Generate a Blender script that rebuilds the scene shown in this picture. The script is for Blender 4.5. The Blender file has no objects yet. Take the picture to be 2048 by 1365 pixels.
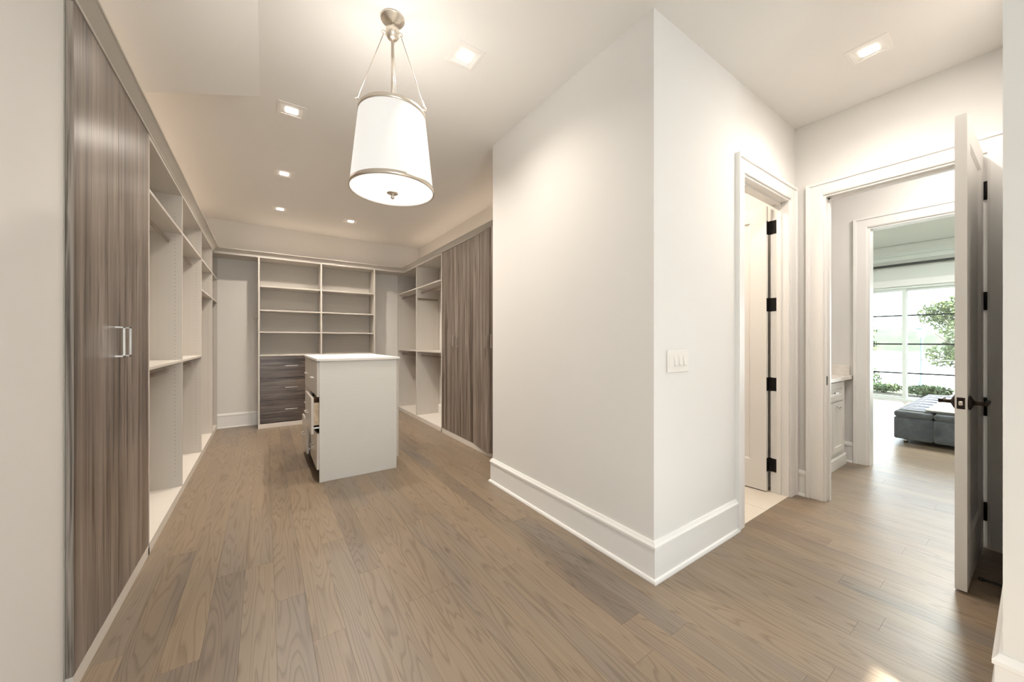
import bpy, bmesh, math, random
from mathutils import Vector, Matrix, noise
PI = math.pi
random.seed(7)
S = bpy.context.scene
C = S.collection

# ------------------------------------------------------------------ camera, world, exposure
CAM_H = 1.276
cam = bpy.data.cameras.new('camera'); cam_o = bpy.data.objects.new('camera', cam); C.objects.link(cam_o)
cam.sensor_width = 36.0; cam.lens = 36.0 * 722.0 / 2048.0
cam.clip_start = 0.02; cam.clip_end = 900
cam_o.location = (0, 0, CAM_H)
cam_o.rotation_euler = (PI / 2, 0, -math.radians(34.4))
S.camera = cam_o
S.view_settings.view_transform = 'Standard'
S.view_settings.look = 'None'
S.view_settings.exposure = 0.28
S.view_settings.gamma = 1.0
S.view_settings.use_curve_mapping = False

W = bpy.data.worlds.new('sky'); S.world = W; W.use_nodes = True
wn = W.node_tree.nodes; wn.clear()
bg = wn.new('ShaderNodeBackground'); wo = wn.new('ShaderNodeOutputWorld')
bg.inputs['Color'].default_value = (0.86, 0.95, 1.04, 1)      # thin bright overcast
bg.inputs['Strength'].default_value = 7.6
W.node_tree.links.new(bg.outputs[0], wo.inputs[0])

# low sun that reaches the floor through the added window of the room behind
sun = bpy.data.lights.new('sun', 'SUN'); sun.energy = 36.0; sun.angle = math.radians(.6); sun.color = (1, .98, .95)
sun_o = bpy.data.objects.new('sun', sun); C.objects.link(sun_o)
sun_o.rotation_euler = Vector((1.2947, 3.435, -2.35)).to_track_quat('-Z', 'Y').to_euler(); sun_o.location = (-6, -16, 11)

WARM = (1.0, 0.84, 0.68)
SOFT = (1.0, 0.93, 0.86)
COOL = (1.0, 0.97, 0.93)
FILL_WARM = (1.0, .78, .58)
DOWN_W = 9.5          # watts of each recessed downlight seen in the closet
PEND_W = 10.0

def area(name, loc, size, power, col, rot=(0, 0, 0), size_y=None):
    l = bpy.data.lights.new(name, 'AREA'); l.energy = power; l.color = col
    l.size = size
    if size_y: l.shape = 'RECTANGLE'; l.size_y = size_y
    o = bpy.data.objects.new(name, l); o.location = loc; o.rotation_euler = rot
    C.objects.link(o); return o

# unseen area lights, added to brighten the rooms round and beyond the closet
area('fill_dressing_room', (0.7, -1.4, 3.03), 1.2, 6, COOL)
area('fill_hall', (2.9, 0.40, 3.03), 0.4, 6, SOFT)
area('fill_vestibule', (4.4, 0.3, 3.03), 0.3, 17, SOFT)
area('fill_bathroom', (2.85, 1.9, 3.03), 0.2, 20, WARM)
area('fill_bedroom', (8.0, 0.5, 3.28), 1.0, 185, (0.95, 1.0, 0.95))

# unseen uplights added on the closet joinery, behind its crown, to brighten the ceiling
area('ceiling_fill', (-.78, 4.3, 2.575), .25, 3.9, FILL_WARM, (0, math.radians(180 - 35), 0), 4.4)
area('ceiling_fill', (2.26, 4.8, 2.575), .22, 2.6, FILL_WARM, (0, math.radians(180 + 35), 0), 3.5)
area('ceiling_fill', (.73, 6.58, 2.575), 1.9, 1.5, FILL_WARM, (math.radians(180 + 35), 0, 0), .2)

# ------------------------------------------------------------------ materials
def mat(name, col=(.8, .8, .8), rough=.5, metal=0.0, spec=.5, emit=None, strength=0.0):
    m = bpy.data.materials.new(name); m.use_nodes = True
    b = m.node_tree.nodes['Principled BSDF']
    b.inputs['Base Color'].default_value = (*col, 1)
    b.inputs['Roughness'].default_value = rough
    b.inputs['Metallic'].default_value = metal
    b.inputs['Specular IOR Level'].default_value = spec
    if emit:
        b.inputs['Emission Color'].default_value = (*emit, 1)
        b.inputs['Emission Strength'].default_value = strength
    return m

class NT:
    def __init__(s, m):
        s.t = m.node_tree; s.b = s.t.nodes['Principled BSDF']
    def n(s, typ, **kw):
        x = s.t.nodes.new(typ)
        for k, v in kw.items(): setattr(x, k, v)
        return x
    def l(s, a, b): s.t.links.new(a, b)
    def math(s, op, a, b=None):
        x = s.n('ShaderNodeMath', operation=op)
        for i, v in enumerate((a, b)):
            if v is None: continue
            if isinstance(v, (int, float)): x.inputs[i].default_value = v
            else: s.l(v, x.inputs[i])
        return x.outputs[0]
    def coords(s, scale, rnd=True, rot=(0, 0, 0)):
        tc = s.n('ShaderNodeTexCoord'); mp = s.n('ShaderNodeMapping')
        mp.inputs['Scale'].default_value = scale; mp.inputs['Rotation'].default_value = rot
        s.l(tc.outputs['Object'], mp.inputs['Vector'])
        if not rnd: return mp.outputs[0]
        oi = s.n('ShaderNodeObjectInfo')
        k = s.math('MULTIPLY', oi.outputs['Random'], 60.0)
        cx = s.n('ShaderNodeCombineXYZ'); s.l(k, cx.inputs[0]); s.l(k, cx.inputs[1]); s.l(k, cx.inputs[2])
        ad = s.n('ShaderNodeVectorMath', operation='ADD'); s.l(mp.outputs[0], ad.inputs[0]); s.l(cx.outputs[0], ad.inputs[1])
        return ad.outputs[0]
    def noise(s, vec, scale=1.0, detail=3.0, rough=.5, dist=0.0):
        x = s.n('ShaderNodeTexNoise'); s.l(vec, x.inputs['Vector'])
        x.inputs['Scale'].default_value = scale; x.inputs['Detail'].default_value = detail
        x.inputs['Roughness'].default_value = rough; x.inputs['Distortion'].default_value = dist
        return x.outputs['Fac']
    def ramp(s, fac, stops, interp='LINEAR'):
        r = s.n('ShaderNodeValToRGB'); r.color_ramp.interpolation = interp
        e = r.color_ramp.elements
        while len(e) < len(stops): e.new(.5)
        for i, (p, c) in enumerate(stops):
            e[i].position = p; e[i].color = (*c, 1) if len(c) == 3 else c
        s.l(fac, r.inputs[0]); return r.outputs[0]
    def mix(s, fac, a, b, blend='MIX'):
        x = s.n('ShaderNodeMix', data_type='RGBA', blend_type=blend)
        for i, v in ((0, fac), (6, a), (7, b)):
            if isinstance(v, (int, float)): x.inputs[i].default_value = v
            elif isinstance(v, tuple): x.inputs[i].default_value = (*v, 1)
            else: s.l(v, x.inputs[i])
        return x.outputs[2]
    def bump(s, h, strength=.1, dist=.002):
        x = s.n('ShaderNodeBump'); x.inputs['Strength'].default_value = strength; x.inputs['Distance'].default_value = dist
        s.l(h, x.inputs['Height']); s.l(x.outputs[0], s.b.inputs['Normal'])

def paint(name, col, rough, bump=.04):
    m = mat(name, col, rough, spec=.35); t = NT(m)
    v = t.coords((1, 1, 1), rnd=False)
    n1 = t.noise(v, 1.3, 3)
    c = t.mix(.5, tuple(x * .985 for x in col), tuple(min(1, x * 1.015) for x in col))
    x = t.mix(n1, tuple(x * .98 for x in col), tuple(min(1, x * 1.02) for x in col))
    t.l(x, t.b.inputs['Base Color'])
    t.bump(t.noise(v, 260, 2), bump, .001)
    return m

def laminate(name, col, rough=.45, axis='x', amt=.10):
    """pale melamine board with a fine straight grain"""
    m = mat(name, col, rough, spec=.4); t = NT(m)
    sc = {'x': (2.0, 60, 160), 'y': (60, 2.0, 160), 'z': (90, 90, 1.4)}[axis]
    v = t.coords(sc)
    n1 = t.noise(v, 1.0, 4, .6)
    x = t.mix(n1, tuple(c * (1 - amt) for c in col), tuple(min(1, c * (1 + amt)) for c in col))
    t.l(x, t.b.inputs['Base Color']); t.bump(n1, .03, .001)
    return m

def veneer(name, axis, dark, mid, light, rough=.38):
    """grey-brown textured wood laminate with bold straight streaks"""
    m = mat(name, mid, rough, spec=.45); t = NT(m)
    sc = {'x': (0.55, 14, 14), 'z': (14, 14, 0.42)}[axis]
    sf = {'x': (5.0, 110, 110), 'z': (110, 110, 3.0)}[axis]
    sk = {'x': (1.6, 34, 34), 'z': (34, 34, 1.1)}[axis]
    a = t.noise(t.coords(sc), 1.0, 4, .55, .6)
    f = t.noise(t.coords(sf), 1.0, 3, .6)
    k = t.noise(t.coords(sk), 1.0, 3, .6, .8)
    base = t.ramp(a, [(.28, dark), (.47, mid), (.66, light)])
    marks = t.ramp(k, [(.36, (.30, .27, .25)), (.49, (1, 1, 1))])
    fine = t.ramp(f, [(.28, (.66, .64, .62)), (.62, (1.12, 1.12, 1.12))])
    c = t.mix(1.0, t.mix(1.0, base, marks, 'MULTIPLY'), fine, 'MULTIPLY')
    t.l(c, t.b.inputs['Base Color'])
    t.bump(f, .10, .0012)
    t.b.inputs['Coat Weight'].default_value = .45; t.b.inputs['Coat Roughness'].default_value = .30
    return m

def oak(name):
    m = mat(name, (.35, .27, .19), .3, spec=.5); t = NT(m)
    oi = t.n('ShaderNodeObjectInfo')
    rnd = oi.outputs['Random']
    v = t.coords((1, 1, 1))
    def sv(sc):
        mp = t.n('ShaderNodeMapping'); mp.inputs['Scale'].default_value = sc; t.l(v, mp.inputs['Vector']); return mp.outputs[0]
    field = t.noise(sv((8.5, 0.62, 1)), 1.0, 2.0, .45, .25)
    rings = t.math('FRACT', t.math('MULTIPLY', field, 19.0))
    line = t.ramp(rings, [(0.0, (.56, .53, .50)), (.10, (.66, .63, .60)), (.32, (1, 1, 1)), (.86, (1.04, 1.04, 1.04)), (1.0, (.70, .67, .64))])
    fib = t.noise(sv((210, 5, 1)), 1.0, 3, .6)
    fibc = t.ramp(fib, [(.3, (.93, .92, .92)), (.65, (1.03, 1.03, 1.03))])
    tone = t.ramp(rnd, [(0, (.185, .155, .128)), (.3, (.275, .215, .160)), (.55, (.220, .192, .165)), (.8, (.300, .236, .172)), (1, (.245, .205, .165))])
    patch = t.noise(sv((4.5, .7, 1)), 1.0, 2, .5)
    tone2 = t.mix(t.ramp(patch, [(.35, (0, 0, 0)), (.7, (1, 1, 1))]), tone, (.30, .235, .165))
    kn = t.n('ShaderNodeTexVoronoi'); t.l(sv((5.5, 1.6, 1)), kn.inputs['Vector']); kn.inputs['Scale'].default_value = 1.0
    knot = t.ramp(kn.outputs['Distance'], [(0.0, (.42, .36, .30)), (.035, (.62, .56, .5)), (.09, (1, 1, 1))])
    c = t.mix(.6, tone2, line, 'MULTIPLY'); c = t.mix(1.0, c, fibc, 'MULTIPLY'); c = t.mix(.8, c, knot, 'MULTIPLY'); c = t.mix(1.0, c, (.93, .895, .86), 'MULTIPLY')
    t.l(c, t.b.inputs['Base Color'])
    rr = t.math('ADD', t.math('MULTIPLY', fib, .14), .29)
    t.l(rr, t.b.inputs['Roughness'])
    t.bump(fib, .09, .0012)
    return m

def noisy(name, c0, c1, scale, rough=.9, bump=.3, sheen=0.0, detail=4):
    m = mat(name, c0, rough, spec=.25); t = NT(m)
    v = t.coords((1, 1, 1)); n1 = t.noise(v, scale, detail, .6)
    t.l(t.mix(t.ramp(n1, [(.35, (0, 0, 0)), (.65, (1, 1, 1))]), c0, c1), t.b.inputs['Base Color'])
    if bump: t.bump(n1, bump, .01)
    if sheen: t.b.inputs['Sheen Weight'].default_value = sheen
    return m

M = {}
M['wall'] = paint('wall_paint', (.80, .785, .76), .72)
M['wall_closet'] = paint('closet_wall_paint', (.79, .76, .72), .72)
M['ceiling'] = paint('ceiling_paint', (.83, .81, .78), .85)
M['trim'] = paint('trim_enamel', (.88, .87, .85), .32, .01)
M['door'] = paint('door_enamel', (.86, .84, .81), .33, .01)
M['panel'] = laminate('taupe_laminate', (.60, .56, .51), .5, 'z', .05)
M['shelf'] = laminate('taupe_shelf_laminate', (.60, .56, .51), .5, 'y', .05)
M['board'] = laminate('taupe_back_laminate', (.55, .515, .465), .5, 'x', .14)
M['pale'] = laminate('pale_base_laminate', (.72, .67, .61), .45, 'y', .03)
M['island'] = laminate('island_laminate', (.72, .70, .655), .42, 'x', .05)
M['island_top'] = laminate('island_top', (.82, .79, .75), .35, 'x', .02)
M['island_front'] = mat('island_gloss_front', (.60, .555, .50), .25)
M['doorwood'] = veneer('streaked_veneer', 'z', (.098, .075, .060), (.200, .161, .134), (.335, .283, .245), .32)
M['drawerwood'] = veneer('streaked_drawer_veneer', 'x', (.055, .036, .028), (.110, .080, .063), (.185, .143, .118))
M['edgewood'] = veneer('pale_edge_veneer', 'z', (.26, .22, .185), (.32, .275, .235), (.38, .33, .285), .4)
M['oak'] = oak('grey_oak')
M['shaded_gap'] = mat('shaded_recess', (.010, .008, .007), .8)  # near-black colour stands in for shade in the island's recesses
M['hole'] = mat('pin_hole', (.16, .13, .105), .9)
M['nickel'] = mat('brushed_nickel', (.74, .68, .60), .34, 1.0)
M['steel'] = mat('satin_steel', (.68, .635, .585), .38, 1.0)
M['rod'] = mat('bronze_rod', (.36, .30, .25), .35, .8)
M['black'] = mat('black_iron', (.012, .011, .011), .38, .6)
M['bronze'] = mat('oil_rubbed_bronze', (.035, .025, .022), .35, .8)
M['chrome'] = mat('chrome', (.8, .8, .8), .12, 1.0)
M['plastic'] = mat('white_plastic', (.84, .81, .77), .35)
M['pine'] = noisy('drawer_pine', (.70, .58, .42), (.55, .43, .30), 30, .6, .05)
M['tile'] = noisy('cream_tile', (.78, .72, .63), (.72, .66, .58), 3, .35, .02)
M['grout'] = mat('grout', (.6, .55, .48), .9)
M['marble'] = noisy('cream_marble', (.86, .82, .77), (.76, .70, .63), 9, .25, 0)
M['velvet'] = noisy('charcoal_velvet', (.060, .070, .080), (.125, .14, .15), 7, .75, .1, .6)
M['throw'] = noisy('ivory_knit', (.50, .485, .44), (.42, .41, .375), 40, .95, .3)
M['rodgrey'] = mat('curtain_rod_grey', (.10, .105, .10), .5, .5)
M['bed_wall'] = paint('bedroom_paint', (.74, .76, .72), .75)
M['bed_ceiling'] = paint('bedroom_ceiling', (.76, .79, .75), .85)
M['sash'] = mat('window_sash', (.72, .76, .73), .4)
M['grill'] = mat('grille_metal', (.03, .033, .033), .5)
M['lawn'] = noisy('pale_lawn', (.055, .056, .036), (.075, .07, .05), 2, .95, 0)
M['drive'] = noisy('pale_paving', (.62, .60, .57), (.54, .53, .50), 1.5, .9, 0)
M['lake'] = mat('lake_water', (.55, .60, .62), .12)
M['hill'] = noisy('wooded_hill', (.040, .049, .035), (.056, .064, .045), .35, .95, 0)
M['leaf'] = noisy('leaf_green', (.042, .060, .020), (.080, .098, .038), 2.5, .8, 0)
M['leaf_dark'] = noisy('shrub_green', (.030, .050, .020), (.062, .085, .034), 5, .8, 0)
M['bark'] = noisy('bark', (.16, .12, .09), (.24, .19, .15), 12, .9, .3)
M['post'] = mat('lamp_post_metal', (.10, .13, .13), .5, .3)
M['lantern'] = mat('lantern_glass', (.75, .78, .78), .3)
M['downlight'] = mat('downlight_lens', (.9, .9, .9), .5, emit=(1, .93, .82), strength=22.0)
M['downlight_off'] = mat('bedroom_downlight_lens', (.9, .9, .9), .5, emit=(1, .98, .95), strength=1.4)
M['shade'] = mat('linen_shade', (.28, .27, .25), .8, emit=(1, .965, .91), strength=.62)
M['diffuser'] = mat('pendant_diffuser', (.5, .5, .5), .6, emit=(1, .99, .96), strength=.80)

def glass():
    m = bpy.data.materials.new('window_glass'); m.use_nodes = True
    n = m.node_tree.nodes; n.clear()
    o = n.new('ShaderNodeOutputMaterial'); mx = n.new('ShaderNodeMixShader')
    tr = n.new('ShaderNodeBsdfTransparent'); gl = n.new('ShaderNodeBsdfGlossy')
    tr.inputs[0].default_value = (.95, .97, .96, 1); gl.inputs['Roughness'].default_value = .02
    mx.inputs[0].default_value = .06
    L = m.node_tree.links.new
    L(tr.outputs[0], mx.inputs[1]); L(gl.outputs[0], mx.inputs[2]); L(mx.outputs[0], o.inputs[0])
    return m
M['glass'] = glass()

def stripes():
    m = mat('striped_weave', (.8, .8, .8), .9); t = NT(m)
    tc = t.n('ShaderNodeTexCoord'); sp = t.n('ShaderNodeSeparateXYZ'); t.l(tc.outputs['Object'], sp.inputs[0])
    fr = t.math('FRACT', t.math('MULTIPLY', sp.outputs[0], 6.2))
    t.l(t.ramp(fr, [(0, (.48, .50, .53)), (.5, (.035, .05, .09))], 'CONSTANT'), t.b.inputs['Base Color'])
    return m
M['stripes'] = stripes()

# ------------------------------------------------------------------ geometry helpers
class MB:
    """collects shapes; build() links them as one mesh object"""
    def __init__(s): s.bm = bmesh.new()
    def box(s, x0, y0, z0, x1, y1, z1, bev=0.0, seg=1):
        x0, x1 = min(x0, x1), max(x0, x1); y0, y1 = min(y0, y1), max(y0, y1); z0, z1 = min(z0, z1), max(z0, z1)
        v = [s.bm.verts.new(p) for p in ((x0, y0, z0), (x1, y0, z0), (x1, y1, z0), (x0, y1, z0),
                                         (x0, y0, z1), (x1, y0, z1), (x1, y1, z1), (x0, y1, z1))]
        fs = [s.bm.faces.new([v[i] for i in q]) for q in ((0, 3, 2, 1), (4, 5, 6, 7), (0, 1, 5, 4), (1, 2, 6, 5), (2, 3, 7, 6), (3, 0, 4, 7))]
        if bev:
            es = list({e for f in fs for e in f.edges})
            bmesh.ops.bevel(s.bm, geom=es, offset=bev, segments=seg, affect='EDGES', profile=.5)
        return s
    def prism(s, pts, vec):
        """closed polygon pts (3-D) extruded by vec"""
        vec = Vector(vec); a = [s.bm.verts.new(p) for p in pts]; b = [s.bm.verts.new(Vector(p) + vec) for p in pts]
        n = len(pts)
        fs = [s.bm.faces.new(a), s.bm.faces.new(b[::-1])]
        for i in range(n): fs.append(s.bm.faces.new((a[i], a[(i + 1) % n], b[(i + 1) % n], b[i])))
        return s
    def tube(s, p0, p1, r, n=10, r1=None, sx=1.0):
        p0, p1 = Vector(p0), Vector(p1); d = (p1 - p0).normalized()
        u = d.orthogonal().normalized(); w = d.cross(u); r1 = r if r1 is None else r1
        A, B = [], []
        for i in range(n):
            a = 2 * PI * i / n; q = u * math.cos(a) + w * math.sin(a)
            A.append(s.bm.verts.new(p0 + q * r)); B.append(s.bm.verts.new(p1 + q * r1))
        fs = [s.bm.faces.new(A[::-1]), s.bm.faces.new(B)]
        for i in range(n):
            f = s.bm.faces.new((A[i], A[(i + 1) % n], B[(i + 1) % n], B[i])); f.smooth = True
        return s
    def oval(s, p0, p1, rz, rx, n=12):
        """bar along y with an oval section"""
        A, B = [], []
        for i in range(n):
            a = 2 * PI * i / n; q = Vector((rx * math.cos(a), 0, rz * math.sin(a)))
            A.append(s.bm.verts.new(Vector(p0) + q)); B.append(s.bm.verts.new(Vector(p1) + q))
        s.bm.faces.new(A); s.bm.faces.new(B[::-1])
        for i in range(n):
            f = s.bm.faces.new((A[i], A[(i + 1) % n], B[(i + 1) % n], B[i])); f.smooth = True
        return s
    def lathe(s, prof, c, n=24, axis='z', cap=True):
        """profile [(r, h)] turned about an axis through c"""
        rings = []
        for r, hh in prof:
            ring = []
            for i in range(n):
                a = 2 * PI * i / n; q = (r * math.cos(a), r * math.sin(a), hh)
                if axis == 'y': q = (q[0], q[2], q[1])
                if axis == 'x': q = (q[2], q[0], q[1])
                ring.append(s.bm.verts.new(Vector(c) + Vector(q)))
            rings.append(ring)
        for a, b in zip(rings, rings[1:]):
            for i in range(n):
                f = s.bm.faces.new((a[i], a[(i + 1) % n], b[(i + 1) % n], b[i])); f.smooth = True
        if cap: s.bm.faces.new(rings[0][::-1]); s.bm.faces.new(rings[-1])
        return s
    def torus(s, c, R, r, axis='z', n=20, k=8):
        rings = []
        for i in range(n):
            a = 2 * PI * i / n; ring = []
            for j in range(k):
                b = 2 * PI * j / k; q = ((R + r * math.cos(b)) * math.cos(a), (R + r * math.cos(b)) * math.sin(a), r * math.sin(b))
                if axis == 'y': q = (q[0], q[2], q[1])
                if axis == 'x': q = (q[2], q[0], q[1])
                ring.append(s.bm.verts.new(Vector(c) + Vector(q)))
            rings.append(ring)
        for i in range(n):
            a, b = rings[i], rings[(i + 1) % n]
            for j in range(k):
                f = s.bm.faces.new((a[j], a[(j + 1) % k], b[(j + 1) % k], b[j])); f.smooth = True
        return s
    def sweep(s, prof, path, fn, closed=False):
        """profile [(offset, height)] swept with mitred corners along a 2-D path; fn(a, b, height) -> 3-D"""
        P = [Vector(p) for p in path]; N = len(P); rows = []
        for i, p in enumerate(P):
            d0 = (p - P[i - 1]).normalized() if i or closed else None
            d1 = (P[(i + 1) % N] - p).normalized() if i < N - 1 or closed else None
            d0 = d0 or d1; d1 = d1 or d0
            n0 = Vector((-d0.y, d0.x)); n1 = Vector((-d1.y, d1.x))
            mit = (n0 + n1) / max(.2, 1 + n0.dot(n1))
            rows.append([s.bm.verts.new(fn(p.x + mit.x * o, p.y + mit.y * o, hh)) for o, hh in prof])
        k = len(prof)
        for i in range(N if closed else N - 1):
            a, b = rows[i], rows[(i + 1) % N]
            for j in range(k): s.bm.faces.new((a[j], a[(j + 1) % k], b[(j + 1) % k], b[j]))
        if not closed: s.bm.faces.new(rows[0]); s.bm.faces.new(rows[-1][::-1])
        return s
    def build(s, name, material, parent=None, local=False, smooth=False, bevel=0.0):
        bmesh.ops.recalc_face_normals(s.bm, faces=s.bm.faces[:])
        off = Vector((0, 0, 0))
        if parent is not None and not local: off = origin(parent)
        if parent is None and not local:
            cs = [v.co for v in s.bm.verts]
            off = Vector(((min(c.x for c in cs) + max(c.x for c in cs)) / 2, (min(c.y for c in cs) + max(c.y for c in cs)) / 2, min(c.z for c in cs)))
        if off.length: bmesh.ops.translate(s.bm, verts=s.bm.verts[:], vec=-off)
        me = bpy.data.meshes.new(name); s.bm.to_mesh(me); s.bm.free()
        if smooth:
            for p in me.polygons: p.use_smooth = True
        me.materials.append(material)
        o = bpy.data.objects.new(name, me); C.objects.link(o)
        if parent is not None: o.parent = parent
        elif not local: o.location = off
        if bevel:
            b = o.modifiers.new('edge', 'BEVEL'); b.width = bevel; b.segments = 2; b.limit_method = 'ANGLE'
        return o

def origin(o):
    v = Vector((0, 0, 0))
    while o is not None: v += o.location; o = o.parent
    return v
def tag(o, label=None, cat=None, group=None, kind=None):
    if label: o['label'] = label
    if cat: o['category'] = cat
    if group: o['group'] = group
    if kind: o['kind'] = kind
    return o
def thing(name, label, cat, loc=(0, 0, 0), rz=0.0, group=None):
    o = bpy.data.objects.new(name, None); C.objects.link(o); o.empty_display_size = .1
    o.location = loc; o.rotation_euler = (0, 0, rz); return tag(o, label, cat, group)
def struct_root(name, loc=(0, 0, 0), rz=0.0, label=None):
    o = bpy.data.objects.new(name, None); C.objects.link(o); o.location = loc; o.rotation_euler = (0, 0, rz)
    return tag(o, label, None, None, 'structure')
def struct(name, mb, m, label=None, **kw):
    return tag(mb.build(name, m, **kw), label, None, None, 'structure')
def kids(o): return [x for x in C.objects if x.parent == o]
def copy_tree(o, parent=None):
    c = o.copy(); C.objects.link(c)
    if parent is not None: c.parent = parent
    for ch in kids(o): copy_tree(ch, c)
    return c

# ------------------------------------------------------------------ room shell
CH = 3.05                                  # ceiling height
X_CL, X_CR, Y_CB = -.97, 2.44, 6.75        # closet walls
X_COL, Y_HALL = 1.706, 1.157               # wall corner that juts out
X_DW, X_V2, X_WIN = 3.67, 5.09, 11.2       # doorway wall, second doorway wall, window wall
HEAD = 2.435

def wall_open(mb, axis, a0, a1, b0, b1, z1, openings):
    """wall box along axis from a0..a1, thickness b0..b1, with (o0, o1, head) openings"""
    def bx(u0, u1, z0, zz):
        if axis == 'x': mb.box(u0, b0, z0, u1, b1, zz)
        else: mb.box(b0, u0, z0, b1, u1, zz)
    cur = a0
    for o0, o1, hd in openings:
        bx(cur, o0, 0, z1); bx(o0, o1, hd, z1); cur = o1
    bx(cur, a1, 0, z1)
    return mb

struct('wall_left', MB().box(-1.09, 1.965, 0, X_CL, 6.87, CH), M['wall_closet'])
struct('wall_near_left', MB().box(-1.09, -3.0, 0, -.592, 1.965, CH), M['wall'])
struct('wall_back', MB().box(X_CL, Y_CB, 0, 2.56, 6.87, CH), M['wall_closet'])
struct('wall_right', MB().box(X_CR, 2.8, 0, 2.56, Y_CB, CH), M['wall_closet'])
struct('wall_corner', wall_open(MB().box(X_COL, Y_HALL, 0, X_COL + .12, 2.8, CH).box(X_COL + .12, 2.68, 0, 2.56, 2.8, CH),
       'x', X_COL + .12, X_DW, Y_HALL, Y_HALL + .12, CH, [(2.72, 3.54, HEAD)]), M['wall'])
struct('wall_doorway', wall_open(MB(), 'y', .07, 3.4, X_DW, X_DW + .12, CH, [(.18, .97, HEAD)]), M['wall'])
struct('wall_near_right', MB().box(2.07, -3.0, 0, X_DW + .12, .07, CH), M['wall'])
RW = (-.50, .75, .06, 2.40)
struct('wall_rear', MB().box(-1.09, -3.12, 0, RW[0], -3.0, CH).box(RW[1], -3.12, 0, X_DW, -3.0, CH).box(RW[0], -3.12, 0, RW[1], -3.0, RW[2]).box(RW[0], -3.12, RW[3], RW[1], -3.0, CH), M['wall'])
struct('wall_bathroom', MB().box(2.56, 3.28, 0, X_DW, 3.4, CH), M['wall'])
struct('wall_vestibule', MB().box(X_DW + .12, 1.70, 0, X_V2, 1.82, CH).box(X_DW + .12, -1.3, 0, X_V2, -1.18, CH), M['wall'])
struct('wall_second_doorway', wall_open(MB(), 'y', -3.0, 4.0, X_V2, X_V2 + .12, 3.4, [(.13, .99, HEAD)]), M['wall'])
struct('wall_bedroom', MB().box(X_V2 + .12, 4.0, 0, 11.35, 4.12, 3.4).box(X_V2, -3.12, 0, 11.35, -3.0, 3.4), M['bed_wall'])
WIN0, WIN1 = -1.98, 2.52
struct('wall_window', wall_open(MB(), 'y', -3.0, 4.0, X_WIN, X_WIN + .15, 3.4, [(WIN0, WIN1, 2.44)]), M['bed_wall'])
struct('ceiling', MB().box(-1.09, -3.12, CH, X_V2, 6.87, CH + .12), M['ceiling'])
struct('ceiling_bedroom', MB().box(X_V2, -3.12, 3.30, 11.35, 4.12, 3.42), M['bed_ceiling'])
# sloped bulkhead that cuts into the ceiling over the wardrobe
struct('ceiling_bulkhead', MB().prism([(-.03, -2.99, CH), (-.968, -2.99, CH), (-.968, -2.99, CH - .315)], (0, 6.18, 0)), M['ceiling'],
       'sloped plaster bulkhead under the ceiling over the streaked wardrobe')

# floor: slab with individually laid oak planks, tiled floor in the bathroom
floor = struct('floor', MB().box(-1.09, -3.12, -.12, 11.35, 6.87, -.012), M['oak'])
pw = .127
plank_cache = {}
def plank(x0, x1, y0, y1):
    k = (round(x1 - x0, 3), round(y1 - y0, 2))
    if k not in plank_cache:
        w, L = x1 - x0 - .0007, y1 - y0 - .0007
        mb = MB().box(-w / 2, -L / 2, -.012, w / 2, L / 2, 0)
        plank_cache[k] = mb.build('plank', M['oak'], floor, local=True); o = plank_cache[k]
    else:
        o = plank_cache[k].copy(); C.objects.link(o)
    o.location = Vector(((x0 + x1) / 2, (y0 + y1) / 2, 0)) - floor.location
rr = random.Random(11)
def lay(x0, x1, y0, y1, lens):
    n = max(1, round((x1 - x0) / pw)); w = (x1 - x0) / n
    for i in range(n):
        y = y0; first = True
        while y < y1 - .01:
            L = rr.choice(lens)
            if first: L *= rr.choice((.35, .5, .7, .85, 1)); first = False
            if y1 - y - L < .3: L = y1 - y
            plank(x0 + i * w, x0 + (i + 1) * w, y, y + L); y += L
lay(-.60, X_COL, -.3, Y_CB, (1.2, 1.6, 2.0, 2.4))
lay(X_COL, 2.56, 2.8, Y_CB, (1.6, 2.4))
lay(X_COL, X_DW + .12, -.3, Y_HALL, (.9, 1.5, 2.0))
lay(X_DW + .12, 6.9, -.6, 1.7, (1.5, 2.0))
struct('floor_planking_beyond', MB().box(6.9, -3.0, -.012, X_WIN, 4.0, 0).box(-.60, -3.0, -.012, 2.07, -.3, 0), M['oak'],
       'oak floor running on towards the bedroom window')
tf = struct('tile_floor', MB().box(2.56, Y_HALL, -.012, X_DW, 3.28, -.003), M['grout'], 'cream tile floor behind the bathroom door')
tile0 = None
for i in range(2):
    for j in range(4):
        w = (X_DW - 2.56) / 2; L = (3.28 - Y_HALL) / 4
        cx, cy = 2.56 + (i + .5) * w, Y_HALL + (j + .5) * L
        if tile0 is None:
            tile0 = MB().box(-w / 2 + .0015, -L / 2 + .0015, -.008, w / 2 - .0015, L / 2 - .0015, .003).build('tile', M['tile'], tf, local=True); o = tile0
        else:
            o = tile0.copy(); C.objects.link(o)
        o.location = Vector((cx, cy, 0)) - tf.location

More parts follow.
